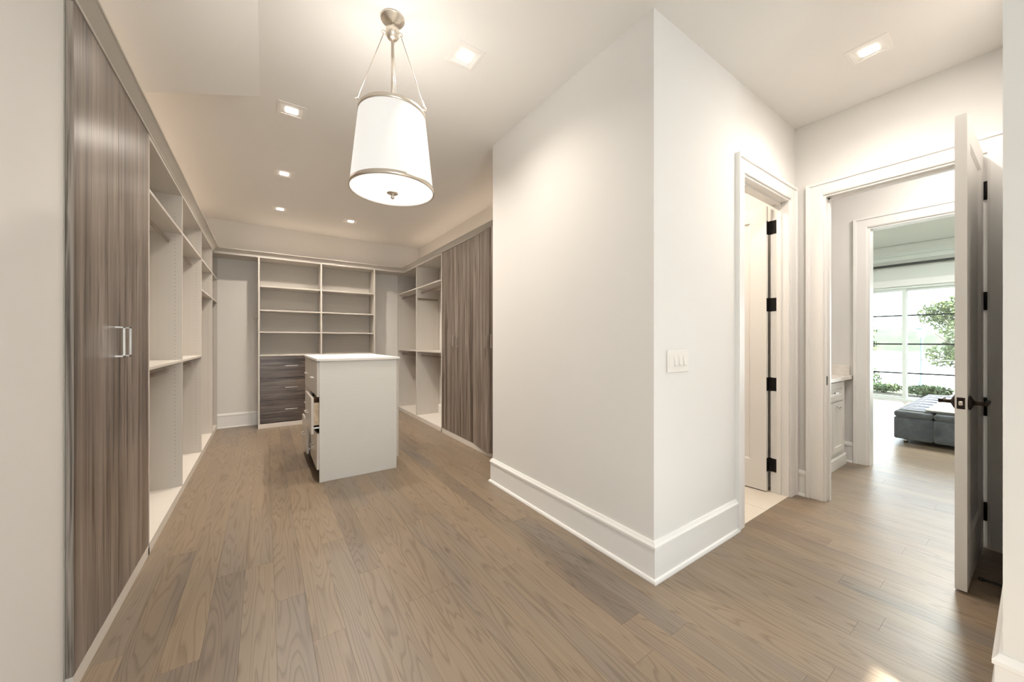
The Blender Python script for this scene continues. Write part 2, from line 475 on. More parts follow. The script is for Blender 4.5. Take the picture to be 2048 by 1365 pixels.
# baseboards (offset 0 = wall face, profile leans into the room on the path's left side)
BB = [(0, 0), (.030, 0), (.030, .008), (.026, .018), (.016, .022), (.016, .172), (.022, .176), (.022, .190), (.014, .200), (.008, .212), (0, .212)]
flat = lambda a, b, hh: (a, b, hh)
def baseboard(name, path): return struct(name, MB().sweep(BB, path, flat), M['trim'])
baseboard('baseboard_corner', [(2.44, 2.8), (X_COL, 2.8), (X_COL, Y_HALL), (2.612, Y_HALL)][::-1])
baseboard('baseboard_back', [(X_CR, Y_CB), (X_CL, Y_CB)])
baseboard('baseboard_right', [(X_CR, 2.83), (X_CR, Y_CB - .03)])
baseboard('baseboard_hall', [(X_DW, 1.08), (X_DW, Y_HALL), (3.648, Y_HALL)])
baseboard('baseboard_near_right', [(2.07, -2.97), (2.07, .07), (X_DW, .07)])
baseboard('baseboard_vestibule', [(X_V2, 1.10), (X_V2, 1.70)])
baseboard('baseboard_bathroom', [(X_DW, 1.30), (X_DW, 3.25)])

# door casings and jambs
CW = .108
CS = [(0, 0), (0, .014), (.012, .018), (CW - .026, .020), (CW - .022, .028), (CW - .002, .030), (CW, .026), (CW, 0)]
def casing(name, axis, o0, o1, face, sgn, jamb_to, label):
    """U-shaped casing round an opening o0..o1 in a wall face; sgn = direction out of the wall"""
    r = struct_root(name, (0, 0, 0), label=label)
    path = [(o1 , 0.001), (o1, HEAD), (o0, HEAD), (o0, 0.001)]
    f = (lambda a, b, t: (a, face + sgn * t, b)) if axis == 'x' else (lambda a, b, t: (face + sgn * t, a, b))
    MB().sweep([(-o, t) for o, t in CS], path, f).build('casing', M['trim'], r)
    j = MB()
    lo, hi = min(face, jamb_to), max(face, jamb_to); e = .004; mid = (lo + hi) / 2
    def bx(u0, u1, w0, w1, z0, z1):
        if axis == 'x': j.box(u0, w0, z0, u1, w1, z1)
        else: j.box(w0, u0, z0, w1, u1, z1)
    bx(o0 - .001, o0 + .016, lo - e, hi + e, 0.001, HEAD + .001); bx(o1 - .016, o1 + .001, lo - e, hi + e, 0.001, HEAD + .001)
    bx(o0 + .016, o1 - .016, lo - e, hi + e, HEAD - .016, HEAD + .001)
    j.build('jamb', M['trim'], r)
    return r, bx
c1, _ = casing('trim_1', 'x', 2.72, 3.54, Y_HALL, -1, Y_HALL + .12, 'white casing round the bathroom door')
c2, _ = casing('trim_2', 'y', .18, .97, X_DW, -1, X_DW + .12, 'white casing round the doorway towards the bedroom')
c3, _ = casing('trim_3', 'y', .13, .99, X_V2, -1, X_V2 + .12, 'white casing round the second doorway with the window behind it')
MB().box(2.736, 1.205, 0.001, 2.748, 1.235, HEAD - .016).box(3.512, 1.205, 0.001, 3.524, 1.235, HEAD - .016).box(2.736, 1.205, HEAD - .028, 3.524, 1.235, HEAD - .016).build('door_stop', M['trim'], c1)
MB().box(3.715, .942, 0.001, 3.745, .954, HEAD - .016).box(3.715, .196, 0.001, 3.745, .208, HEAD - .016).box(3.715, .196, HEAD - .028, 3.745, .954, HEAD - .016).build('door_stop', M['trim'], c2)
sp = MB().box(3.676, .9525, .925, 3.704, .9545, .995).build('strike_plate', M['bronze'], c2)
tag(sp, 'bronze strike plate')

def leaf_mb(w, hgt, th, st=.118, rail_t=.118, rail_b=.24):
    """one-panel shaker leaf: x 0..w from the hinge, y 0..th, z 0..hgt"""
    mb = MB()
    mb.box(0, 0, 0, st, th, hgt); mb.box(w - st, 0, 0, w, th, hgt)
    mb.box(st, 0, 0, w - st, th, rail_b); mb.box(st, 0, hgt - rail_t, w - st, th, hgt)
    mb.box(st, .012, rail_b, w - st, th - .012, hgt - rail_t)
    # sloping sticking round the panel
    for y, yy in ((0, .012), (th, th - .012)):
        b = .014
        mb.prism([(st, yy, rail_b), (st, y, rail_b), (st + b, yy, rail_b)], (0, 0, hgt - rail_t - rail_b))
        mb.prism([(w - st, yy, rail_b), (w - st, y, rail_b), (w - st - b, yy, rail_b)], (0, 0, hgt - rail_t - rail_b))
        mb.prism([(st, yy, rail_b), (st, y, rail_b), (st, yy, rail_b + b)], (w - 2 * st, 0, 0))
        mb.prism([(st, yy, hgt - rail_t), (st, y, hgt - rail_t), (st, yy, hgt - rail_t - b)], (w - 2 * st, 0, 0))
    return mb

# bathroom door: hinged on the far jamb, swung into the bathroom
d1 = struct_root('door_1', (3.522, 1.286, .012), math.radians(95), 'white panelled bathroom door standing open with black hinges')
leaf_mb(.765, HEAD - .034, .040).build('door_leaf', M['door'], d1, local=True).location = (.014, 0, 0)
for k, zz in enumerate((.22, .90, 1.57, 2.22)):
    h = MB()
    h.box(.0105, .002, zz - .056, .0145, .038, zz + .056, .001).box(-.006, -.0035, zz - .056, .0125, .0025, zz + .056)
    h.tube((-.006, -.006, zz - .058), (-.006, -.006, zz + .058), .0075, 10)
    h.build('hinge', M['black'], d1, local=True)
    MB().box(3.5205, 1.232, zz - .044, 3.5245, 1.281, zz + .068, .001).build('hinge_plate', M['black'], c1)

# doorway door: open towards the lens, nearly square to its wall
d2 = struct_root('door_2', (3.655, .194, .012), math.radians(179.2), 'white panelled door standing open with dark bronze lever and hinges')
# local +x runs from the hinge to the free edge, local +y towards the lens side
leaf_mb(.745, HEAD - .022, .040).build('door_leaf', M['door'], d2, local=True).location = (0, -.040, 0)
for zz in (.215, .86, 1.51, 2.19):
    h = MB(); h.tube((-.004, .008, zz - .056), (-.004, .008, zz + .056), .0075, 10)
    h.box(-.004, -.036, zz - .056, .0005, .004, zz + .056, .0008)
    h.build('hinge', M['black'], d2, local=True)
    s_ = MB()
    for dz in (-.028, .028): s_.box(-.0048, -.024, zz + dz - .012, -.0038, -.012, zz + dz + .012)
    MB().box(3.666, .1945, zz - .044, 3.704, .1985, zz + .068, .0008).build('hinge_plate', M['black'], c2)
LZ = .948; LX = .745 - .062
for side, nm in ((1, 'lever_handle'), (-1, 'lever_handle')):
    y0 = 0 if side > 0 else -.040
    h = MB()
    h.lathe([(.037, 0), (.037, side * .006), (.026, side * .012), (.014, side * .017), (.011, side * .020)], (LX, y0, LZ), 24, 'y')
    h.tube((LX, y0, LZ), (LX, y0 + side * .060, LZ), .0095, 12)
    h.box(LX - .118, y0 + side * .048, LZ - .010, LX + .012, y0 + side * .062, LZ + .010, .004, 2)
    h.build(nm, M['bronze'], d2, local=True)
lp = MB().box(.7445, -.0335, LZ - .029, .7465, -.0065, LZ + .029, .0008).build('latch_plate', M['bronze'], d2, local=True)
tag(MB().box(.7462, -.027, LZ - .010, .755, -.013, LZ + .010, .002).build('latch_bolt', M['steel'], lp, local=True), 'steel latch bolt')

# ------------------------------------------------------------------ closet joinery
FX, ZT, KZ, PT = -.57, 2.51, .064, .022          # front plane, top, kick height, board thickness
RX = 2.04
def bar_pull(parent, p0, p1, out, r=.005):
    """square bar pull between p0 and p1 standing off by vector out"""
    p0, p1, out = Vector(p0), Vector(p1), Vector(out); mb = MB()
    def bar(a, b):
        lo = Vector([min(a[i], b[i]) - r for i in range(3)]); hi = Vector([max(a[i], b[i]) + r for i in range(3)])
        mb.box(*lo, *hi, .0012)
    bar(p0 + out, p1 + out); bar(p0, p0 + out); bar(p1, p1 + out)
    return mb.build('handle', M['steel'], parent)

def wardrobe_carcass(root, xw, xf, y0, y1):
    MB().box(xw, y0, .001, xf, y0 + PT, ZT).build('side_panel', M['panel'], root)
    MB().box(xw, y1 - PT, .001, xf, y1, ZT).build('side_panel', M['panel'], root)
    MB().box(xw, y0 + PT, KZ - .019, xf, y1 - PT, KZ).build('bottom_panel', M['pale'], root)
    MB().box(xw, y0 + PT, ZT - PT, xf, y1 - PT, ZT).build('top_panel', M['shelf'], root)
    s = 1 if xf > xw else -1
    MB().box(xf - s * .02, y0, .001, xf, y1, KZ - .002).build('toe_kick', M['pale'], root)

# streaked wardrobe with two doors beside the near wall
wl = thing('wardrobe', 'tall grey-brown streaked wardrobe with two doors beside the pale near wall', 'wardrobe', (FX - .2, 2.45, 0))
WF = FX - .021
wardrobe_carcass(wl, X_CL + .003, WF, 1.970, 2.985)
wl_k = MB().box(WF, 1.970, .001, FX, 2.985, KZ - .002).build('kick_board', M['pale'], wl)
for y0, y1, hy in ((1.973, 2.458, 2.412), (2.461, 2.987, 2.507)):
    d = MB().box(WF + .001, y0, KZ, FX, y1, ZT - .004, .0012).build('door', M['doorwood'], wl)
    if y0 < 2: tag(MB().box(FX - .0198, y0 - .0012, KZ + .001, FX - .0004, y0 - .0001, ZT - .005).build('edge_band', M['edgewood'], d), 'paler grey edge band')
    bar_pull(d, (FX - .001, hy, 1.205), (FX - .001, hy, 1.340), (.030, 0, 0), .0042)

# open hanging bays
def pin_holes(root, x_a, x_b, y, ny, zs):
    mb = MB()
    for x in (x_a, x_b):
        for z in zs:
            n = 6; ring = []
            vs = []
            for i in range(n):
                a = 2 * PI * i / n
                vs.append(mb.bm.verts.new((x + .0028 * math.cos(a), y + ny * .0004, z + .0028 * math.sin(a))))
            mb.bm.faces.new(vs)
    o = mb.build('pin_holes', M['hole'], root); o['kind'] = 'stuff'; return o

def hanging(root, xw, xf, ys, bays, shelf_mat, pin_side):
    """ys = partition fronts; bays = list of dicts of shelf heights and rod heights"""
    s = 1 if xf > xw else -1
    n = len(ys)
    for i, y in enumerate(ys):
        p = MB().box(xw, y, .001 if i in (0, n - 1) else KZ, xf, y + PT, ZT - PT).build('partition_panel', M['panel'], root)
        zs = [.16 + .032 * k for k in range(int((ZT - .3) / .032))]
        ny = pin_side
        pin_holes(p, xf - s * .045, xf - s * .045 - s * .26, y if ny < 0 else y + PT, ny, zs)
    for i, bay in enumerate(bays):
        y0, y1 = ys[i] + PT, ys[i + 1]
        MB().box(xw, y0, KZ - .02, xf, y1, KZ).build('bottom_panel', M['pale'], root)
        for z in bay['shelves']:
            MB().box(xw, y0, z - .02, xf, y1, z, .001).build('shelf', shelf_mat, root)
        for z in bay['rods']:
            x = xf - s * .085
            r = MB().oval((x, y0 + .004, z), (x, y1 - .004, z), .015, .008).build('hanging_rod', M['rod'], root)
            for yy, d in ((y0, 1), (y1, -1)):
                MB().box(x - .013, yy, z - .02, x + .013, yy + d * .004, z + .026, .0015).build('rod_bracket', M['nickel'], r)
    MB().box(xw, ys[0], ZT - PT, xf, ys[-1] + PT, ZT).build('top_panel', shelf_mat, root)
    MB().box(xf - s * .02, ys[0], .001, xf, ys[-1] + PT, KZ - .021).build('toe_kick', M['pale'], root)

hl = thing('hanging_closet', 'open taupe hanging shelves with rods along the wall beside the streaked wardrobe', 'closet', (FX - .2, 4.8, 0))
DBL = dict(shelves=(2.19, 1.12), rods=(2.10, 1.035)); LONG = dict(shelves=(2.185, 1.85), rods=(1.775,))
hanging(hl, X_CL + .003, FX, [2.99, 4.05, 5.16, 6.14, 6.722], [DBL, DBL, LONG, LONG], M['shelf'], -1)

hr = thing('hanging_closet', 'open taupe hanging bays with rods between the back wall and the four brown doors', 'closet', (RX + .2, 5.7, 0))
DBR = dict(shelves=(2.145, 1.125), rods=(2.065, 1.04))
hanging(hr, X_CR - .003, RX, [4.715, 5.74, 6.722], [DBR, DBR], M['shelf'], -1)
tr = thing('tie_rack', 'slim pull-out tie rack with pegs fixed below the high closet shelf', 'rack', (2.22, 5.72, 1.95))
MB().box(2.055, 5.722, 1.952, 2.41, 5.7385, 1.978, .002).build('rail', M['rod'], tr)
for k in range(12):
    MB().tube((2.075 + k * .029, 5.73, 1.953), (2.075 + k * .029, 5.718, 1.938), .0025, 6).build('peg', M['rod'], tr)

wr = thing('wardrobe', 'tall brown streaked wardrobe with four doors, one ajar, behind the wall corner', 'wardrobe', (RX + .2, 3.8, 0))
wardrobe_carcass(wr, X_CR - .003, RX + .021, 2.885, 4.713)
MB().box(RX + .021, 2.885, .001, RX, 4.713, KZ - .002).build('kick_board', M['pale'], wr)
RD = [4.712, 4.257, 3.802, 3.347, 2.892]
for i in range(4):
    y1, y0 = RD[i] - .0015, RD[i + 1] + .0015
    # doors 1 and 3 hinge at their far edge, doors 2 and 4 at their near edge
    hinge_y = y1 if i % 2 == 0 else y0
    ang = math.radians({2: 5.5, 3: -3.5}.get(i, 0.0))
    d = MB().box(0, y0 - hinge_y, KZ, .020, y1 - hinge_y, ZT - .004, .0012).build('door', M['doorwood'], wr, local=True)
    d.location = Vector((RX, hinge_y, 0)) - wr.location
    d.rotation_euler = (0, 0, -ang)
    hy = (y0 + .045 if i % 2 == 0 else y1 - .045) - hinge_y
    mb = MB(); r = .0042
    mb.box(-.030 - r, hy - r, 1.205, -.030 + r, hy + r, 1.345, .001)
    mb.box(-.034, hy - r, 1.205, .001, hy + r, 1.214); mb.box(-.034, hy - r, 1.336, .001, hy + r, 1.345)
    mb.build('handle', M['steel'], d, local=True)

# shelf unit on the back wall
BY0, BX = 6.39, (-.07, .735, 1.54)
bu = thing('shelf_unit', 'taupe shelf unit with dark streaked drawers against the back wall', 'shelf', (.735, 6.57, 0))
for x in BX:
    MB().box(x - .011, BY0, .001 if x != BX[1] else KZ, x + .011, Y_CB - .003, ZT - PT).build('side_panel' if x != BX[1] else 'partition_panel', M['panel'], bu)
for a, b in zip(BX, BX[1:]):
    x0, x1 = a + .011, b - .011
    MB().box(x0, Y_CB - .020, KZ, x1, Y_CB - .004, ZT - PT).build('back_panel', M['board'], bu)
    for z in (2.085, 1.735, 1.415):
        MB().box(x0, BY0 + .004, z - .020, x1, Y_CB - .021, z, .001).build('shelf', M['shelf'], bu)
    MB().box(x0, BY0 + .002, 1.052, x1, Y_CB - .021, 1.074, .001).build('drawer_top', M['shelf'], bu)
    MB().box(x0, BY0, KZ - .019, x1, Y_CB - .021, KZ).build('bottom_panel', M['shelf'], bu)
    for z0, z1 in ((.728, 1.046), (.403, .722), (.078, .397)):
        d = MB().box(x0 + .003, BY0 - .004, z0, x1 - .003, BY0 + .016, z1, .0012).build('drawer', M['drawerwood'], bu)
        zc = (z0 + z1) / 2 + .02; xc = (x0 + x1) / 2
        bar_pull(d, (xc - .075, BY0 - .003, zc), (xc + .075, BY0 - .003, zc), (0, -.028, 0), .005)
MB().box(BX[0] - .011, BY0 - .006, .001, BX[2] + .011, BY0 + .014, KZ - .004).build('toe_kick', M['pale'], bu)
MB().box(BX[0] - .011, BY0, ZT - PT, BX[2] + .011, Y_CB - .003, ZT).build('top_panel', M['shelf'], bu)
# belt hooks on the side of that unit
hk = thing('hook_rack', 'small metal belt hook rack on the side of the taupe shelf unit', 'hook', (-.083, 6.55, 1.55))
MB().box(-.088, 6.40, 1.608, -.0815, 6.70, 1.626, .0015).build('rail', M['rod'], hk)
for k in range(5):
    y = 6.425 + k * .06; mb = MB()
    pts = [(-.087, y, 1.617), (-.105, y, 1.605), (-.122, y, 1.598), (-.136, y, 1.606), (-.142, y, 1.622)]
    for a, b in zip(pts, pts[1:]): mb.tube(a, b, .0035, 8)
    mb.build('hook', M['nickel'], hk)

# boards that close the corners, and the crown round the top of the joinery
struct('trim_4', MB().box(FX + .001, BY0, ZT - PT, BX[0] - .012, Y_CB - .003, ZT), M['shelf'], 'taupe corner board between hanging closet and shelf unit')
struct('trim_5', MB().box(BX[2] + .012, BY0, ZT - PT, RX - .001, Y_CB - .003, ZT), M['shelf'], 'taupe corner board between shelf unit and hanging bays')
CR = [(-.05, 0), (.004, 0), (.006, .008), (.044, .046), (.050, .047), (.050, .058), (-.05, .058)]
struct('trim_6', MB().sweep([(-o, hh + ZT + .001) for o, hh in CR], [(FX, 1.968), (FX, BY0), (RX, BY0), (RX, 2.885)], flat),
       laminate('crown_laminate', (.54, .505, .455), .4, 'y', .03), 'taupe crown moulding running round the top of the closet joinery')

# ------------------------------------------------------------------ island
IX0, IX1, IY0, IY1 = .405, 1.094, 3.655, 4.80
isl = thing('closet_island', 'white drawer island standing on the oak floor in front of the shelves', 'island', ((IX0 + IX1) / 2, (IY0 + IY1) / 2, 0))
IZ = 1.092
MB().box(IX0, IY0, .001, IX1, IY0 + .02, IZ, .0008).build('end_panel', M['island'], isl)
MB().box(IX0, IY1 - .02, .001, IX1, IY1, IZ, .0008).build('end_panel', M['island'], isl)
car = MB().box(IX0 + .45, IY0 + .02, .10, IX0 + .47, IY1 - .02, IZ)                      # centre web
car.box(IX0 + .002, IY0 + .02, .10, IX1 - .002, IY1 - .02, .118).box(IX0 + .002, IY0 + .02, IZ - .018, IX1 - .002, IY1 - .02, IZ)
MIDY = (IY0 + IY1) / 2
car.box(IX0 + .002, MIDY - .009, .118, IX1 - .002, MIDY + .009, IZ - .018)
car.build('carcass', M['shaded_gap'], isl)
MB().box(IX0 + .045, IY0 + .02, .001, IX1 - .045, IY1 - .02, .10).build('toe_kick', M['shaded_gap'], isl)
MB().box(.380, 3.640, IZ + .001, 1.125, 4.815, IZ + .024, .003, 2).build('countertop', M['island_top'], isl)
cols = ((IY0 + .002, MIDY - .002), (MIDY + .002, IY1 - .002))
rows = ((.772, 1.086), (.444, .768), (.118, .440))
for ci, (y0, y1) in enumerate(cols):
    for ri, (z0, z1) in enumerate(rows):
        pull = .045 if (ci, ri) == (0, 1) else (.030 if (ci, ri) == (1, 2) else 0.0)
        x = IX0 - pull
        d = MB().box(x - .020, y0, z0, x - .001, y1, z1, .0012).build('drawer', M['island_front'], isl)
        mb = MB()
        bx0, bx1, by0, by1, bz0, bz1 = x - .001, x + .42, y0 + .045, y1 - .045, z0 + .06, z1 - .05
        if pull:
            by0 = y0 + .024
            t_ = .012
            mb.box(bx0, by0, bz0, bx1, by0 + t_, bz1).box(bx0, by1 - t_, bz0, bx1, by1, bz1)
            mb.box(bx0, by0, bz0, bx1, by1, bz0 + t_).box(bx0, by0 + t_, bz0 + t_, bx0 + t_, by1 - t_, bz1)
            bxo = mb.build('drawer_box', M['pine'], d)
            MB().box(x + .0, y0 + .0205, bz0 - .018, x + .40, y0 + .0235, bz0 - .004).build('slide_rail', M['steel'], d)
        zc = (z0 + z1) / 2; yc = (y0 + y1) / 2
        bar_pull(d, (x - .019, yc - .055, zc), (x - .019, yc + .055, zc), (-.026, 0, 0), .004)
zr = [.112 + k * (1.088 - .112) / 6 for k in range(7)]
for y0, y1 in cols:
    for a, b in zip(zr, zr[1:]):
        d = MB().box(IX1 + .001, y0, a + .0015, IX1 + .020, y1, b - .0015, .0012).build('drawer', M['island_front'], isl)
        zc = (a + b) / 2; yc = (y0 + y1) / 2
        bar_pull(d, (IX1 + .019, yc - .055, zc), (IX1 + .019, yc + .055, zc), (.026, 0, 0), .004)

# ------------------------------------------------------------------ pendant
PX, PY = .58, 2.01
pen = thing('pendant_light', 'pendant lamp with tapered white drum shade and nickel stem hanging from the ceiling', 'lamp', (PX, PY, CH))
P3 = lambda z: (PX, PY, z)
ca = MB().lathe([(.064, 0), (.064, -.006), (.060, -.012), (.052, -.014), (.050, -.020), (.020, -.026), (.015, -.030)], P3(CH), 32)
ca.build('canopy', M['nickel'], pen)
MB().lathe([(.012, -.026), (.012, -.040), (.024, -.046), (.034, -.058), (.038, -.074), (.036, -.092), (.028, -.108), (.016, -.116), (.009, -.118)], P3(CH), 24).build('hub', M['nickel'], pen)
ZB, ZTp, RB, RT = 2.102, 2.525, .220, .174
MB().tube(P3(CH - .112), P3(ZTp - .03), .0085, 14).build('stem', M['nickel'], pen)
sh = MB()
sh.lathe([(RB, ZB), (RB - .001, ZB + .001), (RT, ZTp), (RT - .003, ZTp), (RB - .004, ZB), (RB, ZB)], (PX, PY, 0), 64, cap=False)
sh.build('shade', M['shade'], pen)
for nm, z, R in (('lower_band', ZB, RB), ('upper_band', ZTp - .018, RT + .0012)):
    dz = .020; k = (RB - RT) / (ZTp - ZB)
    MB().lathe([(R - .003, z - .003), (R + .004, z - .003), (R + .004 - k * dz, z + dz), (R - .003 - k * dz, z + dz), (R - .003, z - .003)], (PX, PY, 0), 64, cap=False).build(nm, M['nickel'], pen)
MB().lathe([(RB - .005, ZB + .006), (RB - .006, ZB + .002), (.16, ZB - .004), (.08, ZB - .010), (.012, ZB - .012)], (PX, PY, 0), 48).build('diffuser', M['diffuser'], pen)
MB().lathe([(.030, -.012), (.030, -.015), (.018, -.020), (.006, -.022), (.006, -.027), (.010, -.031), (.011, -.037), (.007, -.043), (.002, -.045)], (PX, PY, ZB), 20).build('finial', M['nickel'], pen)
for k, a in enumerate((math.radians(176), math.radians(-40), math.radians(66))):
    u = Vector((math.cos(a), math.sin(a), 0))
    p0 = Vector(P3(CH - .098)) + u * .046; p1 = Vector(P3(ZTp + .030)) + u * (RT + .006)
    cbl = MB().tube(p0, p1, .0022, 8).tube(p1 + (p0 - p1) * .0, p1 + (p0 - p1).normalized() * .03, .004, 8).build('cable', M['nickel'], pen)
    ax = 'y' if abs(u.x) > .6 else 'x'
    MB().torus(p0 + Vector((0, 0, .004)), .011, .0022, ax).build('ring', M['nickel'], cbl); MB().torus(p1 - Vector((0, 0, .012)), .012, .0024, ax).build('ring', M['nickel'], cbl)
# the bulb inside, shining up through the open top
bl = bpy.data.lights.new('pendant_bulb', 'POINT'); bl.energy = PEND_W; bl.color = (1, .95, .88); bl.shadow_soft_size = .05
blo = bpy.data.objects.new('pendant_bulb', bl); C.objects.link(blo); blo.parent = pen; blo.location = (0, 0, 2.475 - CH)

# ------------------------------------------------------------------ recessed square downlights
spots = [(.17, 3.25, 'square downlight in the ceiling above the hanging closet, nearest to the pendant'),
         (.17, 4.52, 'square downlight in the ceiling, middle one of the row above the hanging closet'),
         (.17, 5.76, 'square downlight in the ceiling near the back wall above the hanging closet'),
         (1.03, 2.02, 'square downlight in the ceiling between pendant and wall corner'),
         (1.05, 5.76, 'square downlight in the ceiling near the back wall above the island'),
         (3.04, .586, 'square downlight in the hall ceiling before the bathroom door'),
         (1.04, 3.25, 'square downlight in the ceiling hidden behind the pendant shade'),
         (1.04, 4.52, 'square downlight in the ceiling behind the lower half of the pendant shade')]
proto = None
for i, (x, y, lab) in enumerate(spots):
    if proto is None:
        r = thing('recessed_downlight', lab, 'light', (x, y, CH), group='square recessed downlights')
        mb = MB(); a, b = .066, .036
        mb.sweep([(0, 0), (0, -.003), (.012, -.0045), (.028, -.003), (.030, 0)], [(-a, -a), (a, -a), (a, a), (-a, a)][::-1], flat, closed=True)
        mb.build('trim_frame', M['plastic'], r, local=True)
        MB().box(-b, -b, -.003, b, b, -.001).build('lens', M['downlight'], r, local=True)
        proto = r
    else:
        r = copy_tree(proto); r.location = (x, y, CH); r['label'] = lab
    l = bpy.data.lights.new('downlight_lamp', 'SPOT'); l.energy = DOWN_W * 4.0 * {3: .45, 5: .12}.get(i, 1.0); l.color = (1, .90, .79) if i != 5 else SOFT
    l.spot_size = math.radians(150); l.spot_blend = 1.0; l.shadow_soft_size = .025
    lo = bpy.data.objects.new('downlight_lamp', l); C.objects.link(lo); lo.parent = r; lo.location = (0, 0, -.012)

# ------------------------------------------------------------------ wall plate, door stop
sw = thing('light_switch', 'four-gang white light switch plate on the wall by the bathroom door', 'switch', (1.925, Y_HALL, 1.163))
MB().box(1.82, Y_HALL - .007, 1.100, 2.03, Y_HALL - .0005, 1.226, .003, 2).build('wall_plate', M['plastic'], sw)
for k in range(4):
    x = 1.8505 + k * .046
    fr = MB().box(x - .0165, Y_HALL - .0085, 1.130, x + .0165, Y_HALL - .0068, 1.196, .0005).build('rocker', M['plastic'], sw)
    if k:
        MB().prism([(x - .014, Y_HALL - .0085, 1.134), (x - .014, Y_HALL - .0150, 1.140), (x - .014, Y_HALL - .0085, 1.192)], (.028, 0, 0)).build('paddle', M['plastic'], fr)
ds = thing('door_stop', 'dark spring door stop on the baseboard behind the open door', 'stop', (2.98, .09, .075))
mb = MB().lathe([(.013, 0), (.013, .004), (.006, .007)], (2.98, .0865, .075), 14, 'y')
for k in range(12): mb.torus((2.98, .094 + k * .0055, .075), .006, .0018, 'y', 12, 6)
mb.build('spring', M['black'], ds)
MB().lathe([(.008, .158), (.009, .162), (.009, .172), (.006, .176)], (2.98, 0, .075), 12, 'y').build('rubber_tip', M['black'], ds)

# ------------------------------------------------------------------ vestibule vanity
VF, VB = 1.13, 1.697
vc = thing('vanity_cabinet', 'cream panelled cabinet with drawer and doors below a marble top', 'cabinet', (4.43, 1.4, 0))
MB().box(3.80, VF + .02, .001, 5.00, VB, .876).build('carcass', M['door'], vc)
def shaker(x0, x1, z0, z1, nm):
    st = .055; mb = MB(); y0, y1 = VF - .001, VF + .019
    mb.box(x0, y0, z0, x0 + st, y1, z1).box(x1 - st, y0, z0, x1, y1, z1)
    mb.box(x0 + st, y0, z0, x1 - st, y1, z0 + st).box(x0 + st, y0, z1 - st, x1 - st, y1, z1)
    mb.box(x0 + st, y0 + .010, z0 + st, x1 - st, y1, z1 - st)
    return mb.build(nm, M['door'], vc)
for x0, x1, kx in ((3.83, 4.015, 3.96), (4.03, 4.53, 4.30), (4.545, 4.89, 4.66)):
    d = shaker(x0, x1, .17, .665, 'door')
    if kx > 4.5:
        for q in (-.022, .022):
            MB().lathe([(.005, 0), (.005, -.014), (.013, -.020), (.014, -.026), (.009, -.031)], (kx + q, VF - .001, .628), 14, 'y').build('knob', M['chrome'], d)
    else:
        MB().lathe([(.005, 0), (.005, -.014), (.013, -.020), (.014, -.026), (.009, -.031)], (kx, VF - .001, .628), 14, 'y').build('knob', M['chrome'], d)
for x0, x1, kx in ((3.83, 4.20, 4.0), (4.215, 4.89, 4.55)):
    d = shaker(x0, x1, .685, .862, 'drawer')
    bar_pull(d, (kx - .06, VF - .001, .775), (kx + .06, VF - .001, .775), (0, -.028, 0), .005).data.materials[0] = M['chrome']
MB().sweep([(0, .001), (.014, .001), (.014, .10), (.006, .115), (0, .115)], [(5.00, VF + .018), (3.80, VF + .018)], flat).build('plinth', M['trim'], vc)
ct = thing('countertop', 'cream marble countertop with splashbacks on the vestibule cabinet', 'countertop', (4.43, 1.4, .877))
MB().box(3.795, VF - .025, .878, 5.087, VB, .914, .003, 2).build('slab', M['marble'], ct)
MB().box(5.067, VF - .005, .9145, 5.087, VB - .021, 1.018, .002).build('side_splash', M['marble'], ct)
MB().box(3.795, VB - .020, .9145, 5.087, VB, 1.018, .002).build('back_splash', M['marble'], ct)

# unseen window added behind the lens, sized for the daylight it lets in
w2 = struct_root('window_added', (.15, -3.06, RW[2]), label='white framed window added in the unseen wall behind')
mb = MB()
for x0, x1 in ((RW[0], RW[0] + .05), (.10, .15), (RW[1] - .05, RW[1])): mb.box(x0, -3.09, RW[2], x1, -3.03, RW[3])
mb.box(RW[0], -3.09, RW[2], RW[1], -3.03, RW[2] + .05).box(RW[0], -3.09, RW[3] - .05, RW[1], -3.03, RW[3])
mb.build('frame', M['trim'], w2)
for x0, x1 in ((RW[0] + .05, .10), (.15, RW[1] - .05)): MB().box(x0, -3.064, RW[2] + .05, x1, -3.058, RW[3] - .05).build('pane', M['glass'], w2)

# ------------------------------------------------------------------ bedroom
win = struct_root('window_1', (X_WIN, .27, 0), label='tall sliding window wall with white sashes in the bedroom')
mb = MB()
mb.box(X_WIN + .02, WIN0, .001, X_WIN + .13, WIN0 + .05, 2.44).box(X_WIN + .02, WIN1 - .05, .001, X_WIN + .13, WIN1, 2.44)
mb.box(X_WIN + .02, WIN0, 2.39, X_WIN + .13, WIN1, 2.439).box(X_WIN + .02, WIN0, .001, X_WIN + .13, WIN1, .03)
mb.build('frame', M['sash'], win)
MB().box(X_WIN - .025, WIN0 - .1, 2.44, X_WIN - .0005, WIN1 + .1, 2.585, .004).build('head_casing', M['trim'], win)
MB().box(X_WIN - .02, WIN1, .001, X_WIN - .0005, WIN1 + .1, 2.44).build('side_casing', M['trim'], win)
MB().box(X_WIN - .02, WIN0 - .1, .001, X_WIN - .0005, WIN0, 2.44).build('side_casing', M['trim'], win)
edges = [WIN0 + .05, -1.08, -.18, .72, 1.62, WIN1 - .05]
